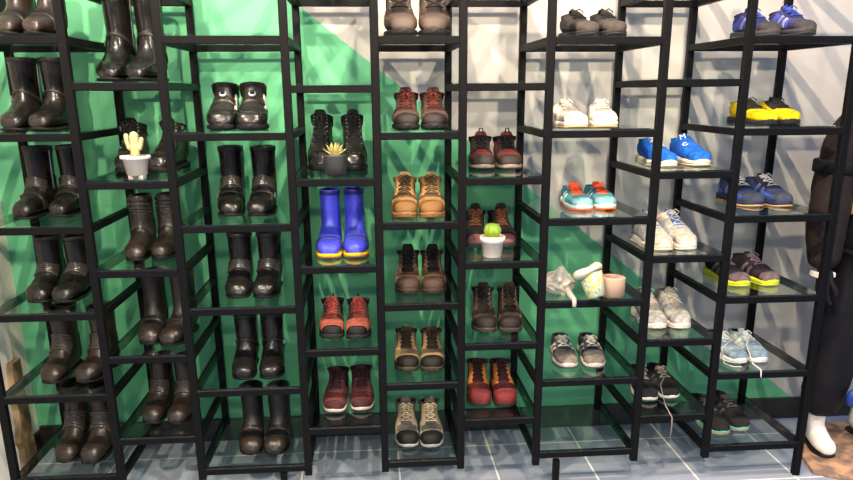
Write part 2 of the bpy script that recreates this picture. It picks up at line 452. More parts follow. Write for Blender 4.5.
A_LACE = S(upper=LBM, cap=LB, counter=LB, eyestay=LBM, tongue=NYB, lace=fabric('black lace', 26, 26, 28), lace_n=7, collar=NYB, hook=STEEL, panel=NYB)
A_DARK = S(upper=LBB, cap=LB, counter=LB, eyestay=LBM, tongue=NYB, lace=MATS['black lace'], collar=NYB, strap=LBM, strap_at=(.86,), hook=STEEL)
BLU = mat('royal blue padded nylon', rgb(46, 52, 172), .5, noise=(rgb(54, 60, 186), 18, .3), bump=1.2, bscale=22)
B_BLUE = S(shaft=.82, upper=BLU, sole=rubber('yellow boot sole', 226, 178, 22), sole_h=.018, strap=mat('dark blue trim', rgb(18, 24, 96), .6), strap_at=(.27,), strap_w=.03, buckle=False,
           counter=MATS['dark blue trim'], topband=MATS['dark blue trim'], mid=rubber('grey boot rim', 110, 84, 64), heel=.004)
B_BLUE['sole'], B_BLUE['mid'] = MATS['grey boot rim'], MATS['yellow boot sole']
def hiker(name, up, panel, cap, lace, tongue, collar, soleM, mid=None, eyestay=None, **k):
    d = S(upper=fabric(name+' upper', *up), panel=leather(name+' panel', *panel, .6), cap=rubber(name+' toe cap', *cap), rand=MATS[name+' toe cap'],
          counter=MATS[name+' panel'], lace=fabric(name+' lace', *lace), tongue=fabric(name+' tongue', *tongue), collar=fabric(name+' collar', *collar),
          eyestay=leather(name+' eyestay', *(eyestay or panel), .6), sole=rubber(name+' sole', *soleM))
    if mid: d['mid'] = rubber(name+' midsole', *mid)
    d.update(k); return d
H_PINK = hiker('coral', (66, 44, 40), (120, 66, 56), (18, 17, 18), (176, 76, 70), (150, 78, 66), (24, 20, 21), (20, 20, 20), (44, 40, 40), (70, 44, 40), cap_t=.15, loop=NYB, collar_t=.80, vamp=fabric('coral vamp', 150, 78, 62))
H_BURG = hiker('burgundy', (58, 28, 36), (70, 34, 40), (63, 31, 31), (40, 18, 28), (50, 22, 32), (42, 18, 26), (50, 28, 28), (190, 176, 166), (52, 24, 32), cap_t=.13, vamp=fabric('burgundy vamp', 96, 46, 46))
H_BRN = hiker('chocolate', (60, 48, 42), (52, 41, 35), (21, 18, 16), (26, 23, 23), (38, 32, 30), (44, 36, 32), (24, 21, 20), None, None, cap_t=.05, hook=STEEL)
H_BRN['cap'] = MATS['chocolate panel']; H_BRN['cap_t'] = .24
H_RED = hiker('rust mesh', (50, 34, 32), (104, 44, 36), (28, 23, 23), (92, 40, 34), (44, 30, 30), (32, 22, 22), (24, 22, 22), None, (60, 38, 34), cap_t=.19, vamp=leather('rust vamp', 62, 44, 40, .6))
H_TAN = hiker('camel suede', (156, 116, 70), (156, 112, 64), (108, 76, 41), (104, 80, 52), (176, 146, 104), (126, 94, 58), (96, 66, 40), (124, 88, 54), (166, 122, 74), hook=mat('brass hook', rgb(206, 180, 120), .35, .8), strap=leather('dark instep band', 66, 50, 34, .6), strap_at=(.34,), buckle=False, strap_w=.06)
H_BRN2 = hiker('walnut', (84, 62, 46), (98, 74, 56), (59, 44, 36), (16, 14, 14), (20, 17, 17), (22, 18, 18), (36, 28, 24), (64, 48, 38), (70, 50, 38), hook=STEEL, tip=.026)
H_TAN2 = hiker('sand brown', (96, 76, 56), (122, 96, 68), (24, 22, 20), (38, 30, 25), (52, 42, 34), (34, 28, 25), (40, 34, 28), (70, 58, 46), (132, 102, 72), loop=fabric('tan loop', 170, 120, 80), tip=.02, vamp=leather('sand vamp', 120, 96, 70, .6))
H_GREY = hiker('stone grey', (112, 104, 92), (128, 120, 106), (17, 17, 18), (196, 176, 142), (86, 84, 80), (78, 74, 70), (44, 44, 44), (150, 148, 144), (140, 124, 102), tip=.030, cap_t=.24)
H_RB = hiker('brick red', (104, 38, 36), (30, 24, 27), (47, 41, 38), (20, 18, 22), (98, 36, 34), (26, 20, 23), (30, 27, 27), (128, 116, 110), (38, 26, 30), cap_t=.20, tongue_loop=fabric('black tongue loop', 26, 22, 24))
H_PBK = hiker('black and coral', (22, 19, 20), (27, 22, 22), (120, 74, 74), (112, 66, 44), (20, 18, 19), (17, 15, 17), (40, 42, 40), (50, 52, 50), (30, 23, 23), cap_t=.15, tip=.026, tongue_loop=fabric('black loop', 20, 18, 20))
H_DKB = hiker('umber', (52, 40, 31), (72, 52, 37), (33, 28, 26), (30, 25, 22), (44, 33, 27), (26, 21, 20), (42, 38, 36), (66, 58, 55), (60, 43, 30), cap_t=.20, hook=STEEL, tip=.024)
H_MAR = hiker('maroon mustard', (70, 25, 28), (136, 82, 36), (106, 37, 38), (38, 15, 20), (54, 19, 23), (40, 18, 21), (40, 27, 28), (70, 42, 38), (150, 90, 36), cap_t=.21, vamp=leather('maroon vamp', 84, 30, 32, .6))
def low(name, up, panel, cap, lace, tongue, collar, mid, soleM, **k):
    d = S(upper=fabric(name+' upper', *up), cap=fabric(name+' toe', *cap), panel=fabric(name+' side', *panel), panel_r=(.34, .68, .9, 2.1), counter=fabric(name+' heel', *panel),
          lace=fabric(name+' lace', *lace), tongue=fabric(name+' tongue', *tongue), collar=fabric(name+' collar', *collar), mid=rubber(name+' midsole', *mid), sole=rubber(name+' outsole', *soleM),
          sole_h=.024, lace_n=5)
    d.update(k); return d
L_GREY = low('taupe', (56, 50, 47), (48, 43, 41), (62, 56, 52), (40, 36, 35), (48, 42, 40), (42, 38, 36), (42, 39, 38), (34, 32, 32), sole_h=.018)
L_WHT = low('cream white', (200, 190, 176), (214, 206, 194), (214, 204, 188), (204, 196, 184), (186, 174, 158), (176, 162, 144), (212, 204, 190), (180, 152, 104))
L_TEAL = low('teal', (78, 142, 152), (60, 126, 140), (124, 172, 180), (226, 84, 50), (226, 88, 54), (70, 130, 148), (190, 216, 216), (226, 106, 56), eyestay=fabric('teal eyestay', 54, 114, 132), stripe=fabric('pale teal stripe', 176, 206, 206))
L_BGR = low('graphite', (92, 86, 84), (44, 48, 60), (128, 116, 104), (206, 198, 186), (40, 44, 58), (44, 46, 56), (196, 188, 176), (70, 70, 72), stripe=fabric('pale stripe', 196, 186, 172))
L_BLUE = low('cobalt', (26, 104, 206), (22, 92, 196), (34, 112, 212), (214, 208, 200), (24, 92, 196), (20, 80, 182), (222, 208, 188), (206, 190, 166))
L_WBL = low('white and blue', (198, 188, 176), (176, 176, 178), (208, 196, 180), (190, 184, 174), (44, 92, 176), (186, 178, 168), (210, 202, 188), (216, 200, 178), strap=fabric('grey instep band', 170, 168, 168), strap_at=(.34,), buckle=False)
L_GBE = low('pebble', (184, 178, 168), (166, 164, 160), (178, 174, 168), (216, 208, 196), (176, 160, 138), (186, 168, 144), (232, 222, 210), (206, 190, 170), stripe=fabric('grey stripe', 140, 140, 140))
L_BLW = low('black mesh', (34, 32, 34), (44, 42, 44), (30, 30, 32), (150, 140, 128), (36, 34, 36), (30, 28, 30), (206, 202, 192), (60, 66, 62), sole_h=.020, eyestay=fabric('black mesh eyestay', 22, 21, 22), stripe=fabric('dark grey stripe', 66, 64, 64))
L_NVY = low('navy and black', (52, 54, 104), (70, 80, 168), (56, 52, 54), (62, 84, 184), (34, 36, 62), (30, 32, 52), (62, 58, 60), (48, 46, 48), stripe=fabric('lilac stripe', 150, 150, 190), tip=.018)
L_YEL = low('yellow', (232, 200, 6), (228, 194, 5), (234, 202, 7), (38, 36, 34), (34, 32, 30), (30, 28, 28), (38, 36, 38), (30, 30, 30), eyestay=fabric('black eyestay', 36, 34, 32), sole_h=.020)
L_DNV = low('ink blue', (44, 54, 92), (70, 96, 176), (60, 66, 82), (170, 168, 176), (24, 26, 42), (24, 26, 40), (44, 50, 78), (196, 150, 96), eyestay=fabric('ink eyestay', 32, 34, 52), stripe=fabric('steel blue stripe', 92, 112, 168), panel_r=(.16, .44, 1.1, 2.1))
L_BYL = low('plum black', (42, 32, 40), (32, 25, 32), (112, 94, 98), (120, 96, 112), (38, 32, 40), (30, 28, 34), (206, 212, 44), (190, 196, 52), eyestay=fabric('plum eyestay', 34, 27, 33), stripe=fabric('mauve stripe', 108, 86, 100))
L_LBL = low('slate blue', (150, 166, 178), (196, 200, 202), (128, 150, 164), (226, 224, 218), (170, 180, 188), (116, 140, 158), (232, 228, 218), (190, 190, 186), stripe=fabric('white stripe', 226, 222, 214))
L_BAQ = low('charcoal', (33, 30, 30), (27, 25, 25), (40, 35, 33), (110, 100, 94), (38, 36, 36), (32, 30, 30), (104, 180, 158), (170, 130, 100), sole_h=.018, stripe=fabric('ash stripe', 84, 76, 70), eyestay=fabric('charcoal eyestay', 30, 27, 27))

# pairs: bay, row, shape, scheme, L, W, H, (toe x, y, x of the top), (...), description, name, where
R6 = ['top shelf', 'second shelf', 'third shelf', 'fourth shelf', 'fifth shelf', 'bottom shelf']
PAIRS = [
 (0,0,'tall',B_WORN,.245,0.083,0.250,(-1.133,0.050,-1.133),(-1.038,0.050,-1.038),'worn brown-black boot','at the frame top'),
 (0,1,'tall',B_PLAIN,.250,0.088,0.232,(-1.153,0.030,-1.148),(-1.055,0.030,-1.047),'smooth tall black boot',''),
 (0,2,'tall',B_RIDE,.245,0.083,0.239,(-1.200,0.106,-1.171),(-1.077,0.138,-1.080),'strapped tall black boot',''),
 (0,3,'tall',B_RIDE2,.250,0.090,0.215,(-1.189,0.102,-1.185),(-1.089,0.093,-1.079),'tall black boot with ankle folds',''),
 (0,4,'tall',B_RIB,.245,0.086,0.249,(-1.180,0.084,-1.161),(-1.050,0.081,-1.009),'ribbed dark brown-black boot',''),
 (0,5,'tall',B_RIB,.250,0.088,0.257,(-1.171,0.082,-1.160),(-1.060,0.064,-1.060),'ribbed dull brown-black boot',''),
 (1,0,'tall',B_PLAIN,.262,0.094,0.300,(-0.862,0.120,-0.852),(-0.758,0.120,-0.748),'extra tall shiny black boot',''),
 (1,1,'hike',A_DARK,.240,0.090,0.172,(-0.856,0.190,-0.859),(-0.744,0.190,-0.714),'black ankle boot',''),
 (1,2,'tall',B_RIBT,.235,0.077,0.215,(-0.834,0.092,-0.830),(-0.742,0.116,-0.742),'boot ribbed all up the shaft',''),
 (1,3,'tall',B_MAT,.245,0.084,0.240,(-0.814,0.084,-0.821),(-0.733,0.064,-0.705),'matte black boot with brown toe cap',''),
 (1,4,'tall',B_RIB,.240,0.083,0.215,(-0.844,0.086,-0.822),(-0.734,0.068,-0.730),'brown-black boot with ribbed shin',''),
 (2,1,'hike',A_BOA,.245,0.096,0.156,(-0.494,0.054,-0.494),(-0.381,0.031,-0.398),'black ankle boot with silver dial',''),
 (2,2,'tall',B_RIDE,.245,0.090,0.235,(-0.500,0.123,-0.506),(-0.391,0.110,-0.387),'tall black boot with instep strap',''),
 (2,3,'tall',B_RIDE2,.245,0.090,0.215,(-0.489,0.078,-0.490),(-0.389,0.075,-0.381),'shiny tall black boot with ankle folds',''),
 (2,4,'tall',B_PLAIN,.245,0.088,0.215,(-0.488,0.056,-0.487),(-0.380,0.056,-0.389),'smooth black boot with zip',''),
 (2,5,'tall',B_MAT,.245,0.090,0.215,(-0.483,0.067,-0.489),(-0.385,0.059,-0.382),'dull black boot with brown toe cap',''),
 (3,1,'hike',A_LACE,.245,0.084,0.196,(-0.189,0.189,-0.173),(-0.047,0.169,-0.063),'black lace-up ankle boot',''),
 (3,2,'tall',B_BLUE,.240,0.088,0.228,(-0.161,0.081,-0.150),(-0.054,0.087,-0.065),'royal blue boot with yellow sole',''),
 (3,3,'hike',H_PINK,.240,0.088,0.115,(-0.162,0.087,-0.158),(-0.058,0.071,-0.060),'coral and black hiking shoe',''),
 (3,4,'hike',H_BURG,.240,0.088,0.126,(-0.168,0.097,-0.146),(-0.051,0.105,-0.060),'burgundy hiking shoe',''),
 (4,0,'hike',H_BRN,.250,0.104,0.190,(0.112,0.050,0.112),(0.228,0.050,0.228),'dark brown laced work boot',''),
 (4,1,'hike',H_RED,.245,0.088,0.123,(0.119,0.020,0.134),(0.224,0.015,0.223),'rust red and grey hiking shoe',''),
 (4,2,'hike',H_TAN,.245,0.088,0.131,(0.110,0.045,0.127),(0.213,0.034,0.216),'camel tan suede hiking boot',''),
 (4,3,'hike',H_BRN2,.245,0.088,0.135,(0.120,0.100,0.138),(0.224,0.090,0.225),'walnut brown boot with black laces',''),
 (4,4,'hike',H_TAN2,.245,0.088,0.119,(0.114,0.091,0.124),(0.216,0.082,0.221),'sandy brown hiking shoe',''),
 (4,5,'hike',H_GREY,.245,0.088,0.135,(0.111,0.076,0.117),(0.212,0.066,0.208),'stone grey hiking boot with black toe',''),
 (5,1,'hike',H_RB,.245,0.090,0.116,(0.403,0.185,0.422),(0.512,0.172,0.512),'brick red and black hiking shoe',''),
 (5,2,'hike',H_PBK,.240,0.088,0.125,(0.386,0.200,0.407),(0.506,0.195,0.497),'black hiking shoe with coral toe edge',''),
 (5,3,'hike',H_DKB,.245,0.088,0.140,(0.406,0.093,0.426),(0.508,0.083,0.524),'umber brown hiking boot',''),
 (5,4,'hike',H_MAR,.245,0.088,0.134,(0.388,0.086,0.407),(0.498,0.076,0.496),'maroon and mustard hiking boot',''),
 (6,0,'low',L_GREY,.245,0.090,0.088,(0.729,0.050,0.719),(0.830,0.040,0.820),'dark taupe casual shoe',''),
 (6,1,'low',L_WHT,.245,0.090,0.084,(0.696,0.012,0.687),(0.803,0.012,0.821),'cream white sneaker',''),
 (6,2,'low',L_TEAL,.240,0.088,0.077,(0.756,0.110,0.765),(0.859,0.122,0.857),'teal and orange running shoe',''),
 (6,4,'low',L_BGR,.245,0.086,0.082,(0.721,0.082,0.741),(0.834,0.071,0.849),'grey and navy running shoe',''),
 (7,1,'low',L_BLUE,.250,0.088,0.098,(1.051,0.085,1.046),(1.194,0.102,1.180),'cobalt blue sneaker',''),
 (7,2,'low',L_WBL,.255,0.090,0.119,(1.044,0.047,1.034),(1.152,0.053,1.123),'white sneaker with blue tongue',''),
 (7,3,'low',L_GBE,.250,0.088,0.117,(1.065,0.101,1.078),(1.171,0.092,1.165),'pale grey and beige running shoe',''),
 (7,4,'low',L_BLW,.245,0.086,0.083,(1.054,0.101,1.079),(1.161,0.111,1.157),'black mesh shoe with white sole',''),
 (8,0,'low',L_NVY,.245,0.085,0.098,(1.388,0.100,1.378),(1.484,0.030,1.474),'navy and black trail shoe',''),
 (8,1,'low',L_YEL,.250,0.090,0.086,(1.388,0.060,1.383),(1.505,0.100,1.512),'bright yellow sneaker with black sole',''),
 (8,2,'low',L_DNV,.255,0.092,0.101,(1.420,0.143,1.413),(1.539,0.128,1.512),'ink blue running shoe',''),
 (8,3,'low',L_BYL,.255,0.090,0.091,(1.384,0.103,1.370),(1.514,0.105,1.461),'plum black running shoe with yellow sole',''),
 (8,4,'low',L_LBL,.250,0.083,0.078,(1.388,0.062,1.378),(1.482,0.064,1.472),'slate blue and white running shoe',''),
 (8,5,'low',L_BAQ,.255,0.090,0.091,(1.349,0.064,1.340),(1.456,0.090,1.435),'charcoal shoe with mint sole',''),
]
SHOES = {}
for (b, r, kind, d, L, W, H, A, B, desc, _) in PAIRS:
    even = b % 2 == 0
    where = R6[r] if even else ['top shelf', 'second shelf', 'third shelf', 'fourth shelf', 'bottom shelf'][r]
    for side, (x, y, tx), word in ((-1, A, 'left'), (1, B, 'right')):
        yaw = -math.asin(max(-.2, min(.2, (tx-x)/.16)))*.8
        if 'boot' in desc: nm, cat = ('riding_boot' if kind == 'tall' else 'hiking_boot' if d not in (A_BOA, A_LACE, A_DARK) else 'ankle_boot'), 'boot'
        else: nm, cat = ('hiking_shoe' if kind == 'hike' else 'sneaker'), 'shoe'
        lab = f'{word} {desc}, {where} of the {BAYS[b]}'
        grp = {'riding_boot': 'tall boots on the rack', 'hiking_boot': 'hiking boots on the rack', 'ankle_boot': 'black ankle boots on the rack',
               'hiking_shoe': 'hiking shoes on the rack', 'sneaker': 'sneakers on the rack'}[nm]
        dd = {k: v for k, v in d.items() if k != 'lace'} if (b, r, side) == (7, 1, 1) else d
        SHOES[b, r, side] = shoe(kind, side, x, y, glass_top(b, r), yaw, L, W, H, dd, nm, lab, cat, grp)
    GLASS_ON[b, r] = desc

# letters on the right cobalt sneaker
def letter(ch, size, root, p, rot, m):
    cu = bpy.data.curves.new('letter', 'FONT'); cu.body = ch; cu.size = size; cu.extrude = .0008; cu.align_x = 'CENTER'; cu.align_y = 'CENTER'
    o = bpy.data.objects.new('letter', cu); COL.objects.link(o)
    dg = bpy.context.evaluated_depsgraph_get(); me = bpy.data.meshes.new_from_object(o.evaluated_get(dg))
    bpy.data.objects.remove(o); bpy.data.curves.remove(cu)
    o = bpy.data.objects.new('letter', me); COL.objects.link(o); me.materials.clear(); me.materials.append(m)
    o.parent = root; o.matrix_local = Matrix.Translation(p) @ rot
    return o
root, sh = SHOES[7, 1, 1]
M_letter = mat('white letter print', rgb(236, 232, 226), .5)
for ch, t, th, sz in (('M', .66, -.40, .030), ('C', .43, -.62, .030)):
    p = Vector(sh.pt(t, th, .0075)); n = (Vector(sh.pt(t, th, .02))-p).normalized()
    zx = Vector((1, 0, 0)); xx = (zx-n*zx.dot(n)).normalized(); yy = n.cross(xx)
    letter(ch, sz, root, p, Matrix((xx, yy, n)).transposed().to_4x4(), M_letter)

# loose lace ends hanging over the shelf edge
def lace_end(b, r, side, pts, m):
    root, sh = SHOES[b, r, side]
    inv = (Matrix.Translation(root.location) @ Matrix.Rotation(root.rotation_euler.z, 4, 'Z')).inverted()
    MB().tube([inv @ Vector(p) for p in pts], .002, 6).build('lace_end', m, root, True)
gz = glass_top(7, 4)
lace_end(7, 4, 1, [(1.150, .185, gz+.075), (1.112, .13, gz+.06), (1.104, .05, gz+.008), (1.098, -.008, gz+.003), (1.104, -.020, gz-.010), (1.106, -.021, gz-.05), (1.103, -.020, gz-.095)], MATS['black mesh lace'])
gz = glass_top(8, 4)
lace_end(8, 4, 1, [(1.470, .155, gz+.075), (1.434, .115, gz+.062), (1.434, .05, gz+.006), (1.436, -.008, gz+.003), (1.430, -.021, gz-.006), (1.432, -.021, gz-.022)], MATS['slate blue lace'])
lace_end(8, 4, -1, [(1.398, .150, gz+.075), (1.345, .13, gz+.045), (1.330, .07, gz+.004), (1.350, .035, gz+.003), (1.380, .030, gz+.003)], MATS['slate blue lace'])

# ------------------------------------------------------------------ shelves
for b in range(9):
    even = b % 2 == 0
    n = len(SZ[b])
    frame(b, 1.905 if even else 1.770, True)
    for r, z in enumerate(SZ[b]):
        frame(b, z, r == 0)
        nm = R6[r] if even else ['top shelf', 'second shelf', 'third shelf', 'fourth shelf', 'bottom shelf'][r]
        if (b, r) in GLASS_ON:
            w = GLASS_ON[b, r].split(' with ')[0]
            lab = f'{nm[:-6]} glass shelf in the {BAYS[b]}, under {w}s'
        elif (b, r) == (6, 3): lab = 'glass shelf under the plastic bag and printed cup'
        else: lab = f'empty {nm[:-6]} glass shelf in the {BAYS[b]}'
        pane(b, z, lab)
    if not even: pane(b, 1.770, f'empty glass shelf at the upper photo edge, {BAYS[b]}')

# ------------------------------------------------------------------ pots with plants
M_pw = mat('white glazed pot', rgb(206, 198, 190), .35); M_pk = mat('dark grey pot', rgb(30, 31, 34), .6, noise=(rgb(36, 37, 40), 40, .3))
M_soil = mat('pale gravel', rgb(206, 150, 96), .9, noise=(rgb(150, 110, 70), 90, .2), bump=.8, bscale=150)
M_cream = mat('pale cream cactus', rgb(172, 166, 124), .6, noise=(rgb(150, 146, 104), 40, .2), bump=.5, bscale=90)
M_leaf = mat('pale succulent leaf', rgb(150, 146, 84), .5, noise=(rgb(172, 160, 104), 20, .3))
M_ball = mat('bright green cactus', rgb(104, 142, 26), .55, noise=(rgb(124, 158, 40), 60, .2))

x, y = -.768, .045; z = glass_top(1, 1)
t = empty('potted_cactus', (x, y, z)); tag(t, 'pale three-armed cactus in a white footed pot before black boots', 'plant', 'small potted plants on the rack')
mb = MB().lathe([(.026, .010), (.032, .012), (.040, .062), (.048, .064), (.048, .074), (.042, .074), (.039, .062), (.002, .060)], 32)
for k in range(4):
    a = PI/4+k*PI/2; mb.box(.022*math.cos(a)-.007, .022*math.cos(a)+.007, .022*math.sin(a)-.007, .022*math.sin(a)+.007, 0, .014)
mb.build('pot', M_pw, t, True)
MB().lathe([(.039, .060), (.038, .066), (.002, .068)], 24).build('soil', M_soil, t, True)
def ribbed(pts, r, mb, n=20, ribs=8):
    pts = [Vector(p) for p in pts]; R = []
    m = len(pts)
    for i, p in enumerate(pts):
        tt = (pts[min(i+1, m-1)]-pts[max(i-1, 0)]).normalized(); u = Vector((0, 1, 0)); u = (u-tt*u.dot(tt)).normalized(); w = tt.cross(u)
        f = r*(1 if i < m-2 else (.8 if i == m-2 else .25))
        R.append([p+(u*math.cos(2*PI*j/n)+w*math.sin(2*PI*j/n))*f*(1+.10*math.cos(ribs*2*PI*j/n)) for j in range(n)])
    mb.rings(R)
mb = MB()
ribbed([(0, 0, .062), (.001, 0, .085), (.001, 0, .11), (.002, 0, .135), (.003, 0, .146), (.003, 0, .151)], .014, mb)
ribbed([(-.004, 0, .092), (-.017, 0, .100), (-.021, 0, .118), (-.022, 0, .136), (-.022, 0, .142), (-.022, 0, .145)], .0075, mb)
ribbed([(.006, 0, .090), (.018, 0, .098), (.022, 0, .112), (.025, 0, .124), (.026, 0, .130), (.026, 0, .133)], .0075, mb)
mb.build('cactus', M_cream, t, True)

x, y = -.117, .055; z = glass_top(3, 1)
t = empty('potted_succulent', (x, y, z)); tag(t, 'spiky pale succulent in a dark grey pot before black lace-up boots', 'plant', 'small potted plants on the rack')
MB().lathe([(.026, 0), (.034, .006), (.039, .030), (.040, .064), (.040, .070), (.036, .070), (.035, .060), (.002, .058)], 32).build('pot', M_pk, t, True)
MB().lathe([(.0355, .058), (.035, .064), (.002, .067)], 24).build('soil', mat('white pebbles', rgb(206, 190, 166), .8, noise=(rgb(150, 130, 110), 120, .2), bump=.8, bscale=160), t, True)
mb = MB()
for ring, (n, tilt, ln) in enumerate(((9, 1.10, .046), (8, .70, .046), (5, .32, .044))):
    for k in range(n):
        a = 2*PI*(k+.5*ring)/n+.2
        d = Vector((math.cos(a)*math.sin(tilt), math.sin(a)*math.sin(tilt), math.cos(tilt))); u = Vector((-math.sin(a), math.cos(a), 0)); w = d.cross(u)
        R = []
        for f, wd in ((0, .35), (.25, 1), (.6, .75), (.85, .35), (1, .03)):
            p = Vector((0, 0, .062))+d*(ln*f)+Vector((0, 0, .006*f*f))
            R.append([p+u*math.cos(q)*.0065*wd+w*math.sin(q)*.0032*wd for q in [2*PI*j/8 for j in range(8)]])
        mb.rings(R)
mb.build('leaves', M_leaf, t, True)

x, y = .424, .060; z = glass_top(5, 2)
t = empty('potted_cactus', (x, y, z)); tag(t, 'round green ball cactus in a white pot before black and coral shoes', 'plant', 'small potted plants on the rack')
MB().lathe([(.030, 0), (.033, .003), (.039, .052), (.044, .054), (.045, .074), (.041, .074), (.039, .062), (.002, .060)], 32).build('pot', M_pw, t, True)
MB().lathe([(.039, .062), (.037, .072), (.002, .074)], 24).build('soil', M_soil, t, True)
mb = MB(); R = []
for i in range(1, 14):
    a = PI*i/14; q, zz = .028*math.sin(a), -.027*math.cos(a)
    R.append([(q*math.cos(2*PI*j/48)*(1+.09*math.cos(12*2*PI*j/48)), q*math.sin(2*PI*j/48)*(1+.09*math.cos(12*2*PI*j/48)), .092+zz) for j in range(48)])
mb.rings(R); cb = mb.build('cactus', M_ball, t, True)
mb = MB()
for i in range(3, 12):
    a = PI*i/14
    for k in range(12):
        th = 2*PI*k/12; d = Vector((math.sin(a)*math.cos(th), math.sin(a)*math.sin(th), -math.cos(a))); p = Vector((0, 0, .092))+d*.0295
        mb.tube([p-d*.002, p+d*.004], .0004, 4, .0001)
mb.build('spines', mat('pale spines', rgb(226, 216, 170), .6), cb)

# ------------------------------------------------------------------ things on the fourth shelf of the third bay from right
z = glass_top(6, 3)
# crumpled translucent plastic bag
def bag_material():
    m = bpy.data.materials.new('thin white plastic film'); m.use_nodes = True
    nt = m.node_tree; N = nt.nodes; L = nt.links; b = N['Principled BSDF']
    b.inputs['Base Color'].default_value = (*rgb(196, 186, 176), 1); b.inputs['Roughness'].default_value = .3
    tr = N.new('ShaderNodeBsdfTransparent'); mx = N.new('ShaderNodeMixShader'); mx.inputs[0].default_value = .48
    L.new(tr.outputs[0], mx.inputs[1]); L.new(b.outputs[0], mx.inputs[2]); L.new(mx.outputs[0], N['Material Output'].inputs[0])
    return m
mb = MB(); R = []
rnd = random.Random(3)
NJ = 56
ph = [rnd.uniform(0, 6.28) for _ in range(10)]
for i in range(29):
    f = i/28; row = []
    for j in range(NJ):
        a = 2*PI*j/NJ
        wob = 1+.10*math.sin(2*a+ph[0]+5*f)+.08*math.sin(7*a+ph[1]+13*f)+.06*math.sin(12*a+ph[2]-17*f)+.08*math.sin(19*f+ph[3]+3*a)
        rr = max(math.sin(PI*min(f+.02, 1)), .02)**.5*wob
        px = -.062+.128*f+.006*math.sin(5*a+ph[5]); py = .060*rr*math.cos(a)-.02*f; pz = max(.0005, .036+(.040+.014*math.sin(6*f+ph[4]))*rr*math.sin(a))
        row.append((px, py, pz))
    R.append(row)
mb.rings(R)
# bunched handles drooping over the front edge, 
mb.tube([(.030, -.05, .03), (.036, -.08, .012), (.038, -.105, .007), (.040, -.124, .004), (.040, -.131, -.008), (.039, -.132, -.022)], .012, 10, .007)
o = mb.build('plastic_bag', bag_material(), None, True, loc=(.668, .110, z)); tag(o, 'crumpled translucent white plastic bag lying beside the printed cup', 'bag')
# roll
t = MB().lathe([(.018, 0), (.045, 0), (.047, .002), (.047, .066), (.045, .068), (.018, .068), (.018, .0)], 40, cap0=False, cap1=False)
o = t.build('tape_roll', mat('beige paper roll', rgb(160, 134, 114), .7, noise=(rgb(152, 124, 106), 8, .3)), None, True, loc=(.862, .045, z))
tag(o, 'wide beige roll standing on end to the right of the cup', 'roll')
MB().lathe([(.0285, .0675), (.0285, .0688), (.040, .0688), (.040, .0675)], 40, cap0=False, cap1=False).build('label', mat('pink label', rgb(216, 140, 138), .6), o, True)
# printed cup tipped over towards the front edge
def cup_material():
    m = bpy.data.materials.new('printed paper cup'); m.use_nodes = True
    nt = m.node_tree; N = nt.nodes; L = nt.links; b = N['Principled BSDF']; b.inputs['Roughness'].default_value = .45
    tc = N.new('ShaderNodeTexCoord'); n = N.new('ShaderNodeTexNoise'); n.inputs['Scale'].default_value = 46; n.inputs['Detail'].default_value = 2
    L.new(tc.outputs['Object'], n.inputs['Vector'])
    r = N.new('ShaderNodeValToRGB'); r.color_ramp.interpolation = 'CONSTANT'
    els = [(0, rgb(176, 170, 48)), (.42, rgb(172, 168, 148)), (.50, rgb(92, 132, 110)), (.55, rgb(174, 170, 154)), (.62, rgb(74, 116, 150)), (.66, rgb(190, 180, 66))]
    cr = r.color_ramp
    cr.elements[0].position = 0; cr.elements[0].color = (*els[0][1], 1); cr.elements[1].position = els[1][0]; cr.elements[1].color = (*els[1][1], 1)
    for p, c in els[2:]:
        e = cr.elements.new(p); e.color = (*c, 1)
    L.new(n.outputs['Fac'], r.inputs['Fac']); L.new(r.outputs['Color'], b.inputs['Base Color']); return m
t = empty('paper_cup', (.772, .004, z)); tag(t, 'white paper cup with yellow and green print tipped over the shelf edge', 'cup')
ax = Matrix.Rotation(math.radians(-14), 4, 'Y') @ Matrix.Rotation(math.radians(-18), 4, 'X')
def tilt(mb):
    mb.v = [tuple(ax @ Vector(v)+Vector((.016, -.022, .010))) for v in mb.v]; return mb
tilt(MB().lathe([(.028, 0), (.031, .003), (.043, .088), (.041, .088), (.029, .006), (.002, .005)], 36)).build('cup_body', cup_material(), t, True)
M_foam = mat('white padded rim', rgb(178, 166, 154), .7, bump=.4, bscale=40)
R = []
for i in range(37):
    a = 2*PI*i/36; rr = .016+.004*math.sin(2*a+.6)
    c = Vector((.037*math.cos(a)-.006, .037*math.sin(a), .098+.006*math.cos(a)))
    rad = Vector((math.cos(a), math.sin(a), 0))
    R.append([c+rad*rr*math.cos(2*PI*j/14)+Vector((0, 0, 1))*rr*.9*math.sin(2*PI*j/14) for j in range(14)])
tilt(MB().rings(R, cap0=False, cap1=False)).build('padded_rim', M_foam, t, True)

# ------------------------------------------------------------------ left corner: wooden plank
mb = MB(); R = []
rnd = random.Random(8)
for i in range(15):
    zz = .45*i/14; wv = .008*math.sin(i*1.1)+.006*math.sin(i*2.3+1); w0 = .310-.02*(1-i/14); w1 = .392+wv*.5-.01*(i/14)
    R.append([(-1.4275, w0+wv, zz), (-1.405, w0+wv+.003, zz), (-1.403, w1, zz), (-1.4275, w1+.004, zz)])
o = mb.rings([list(reversed(r)) for r in R]).build('wooden_plank', mat('weathered tan wood', rgb(196, 160, 112), .75, noise=(rgb(112, 92, 60), 9, .12), bump=.4, bscale=30))
tag(o, 'rough tan wooden plank with wavy edge standing against the left wall', 'plank')

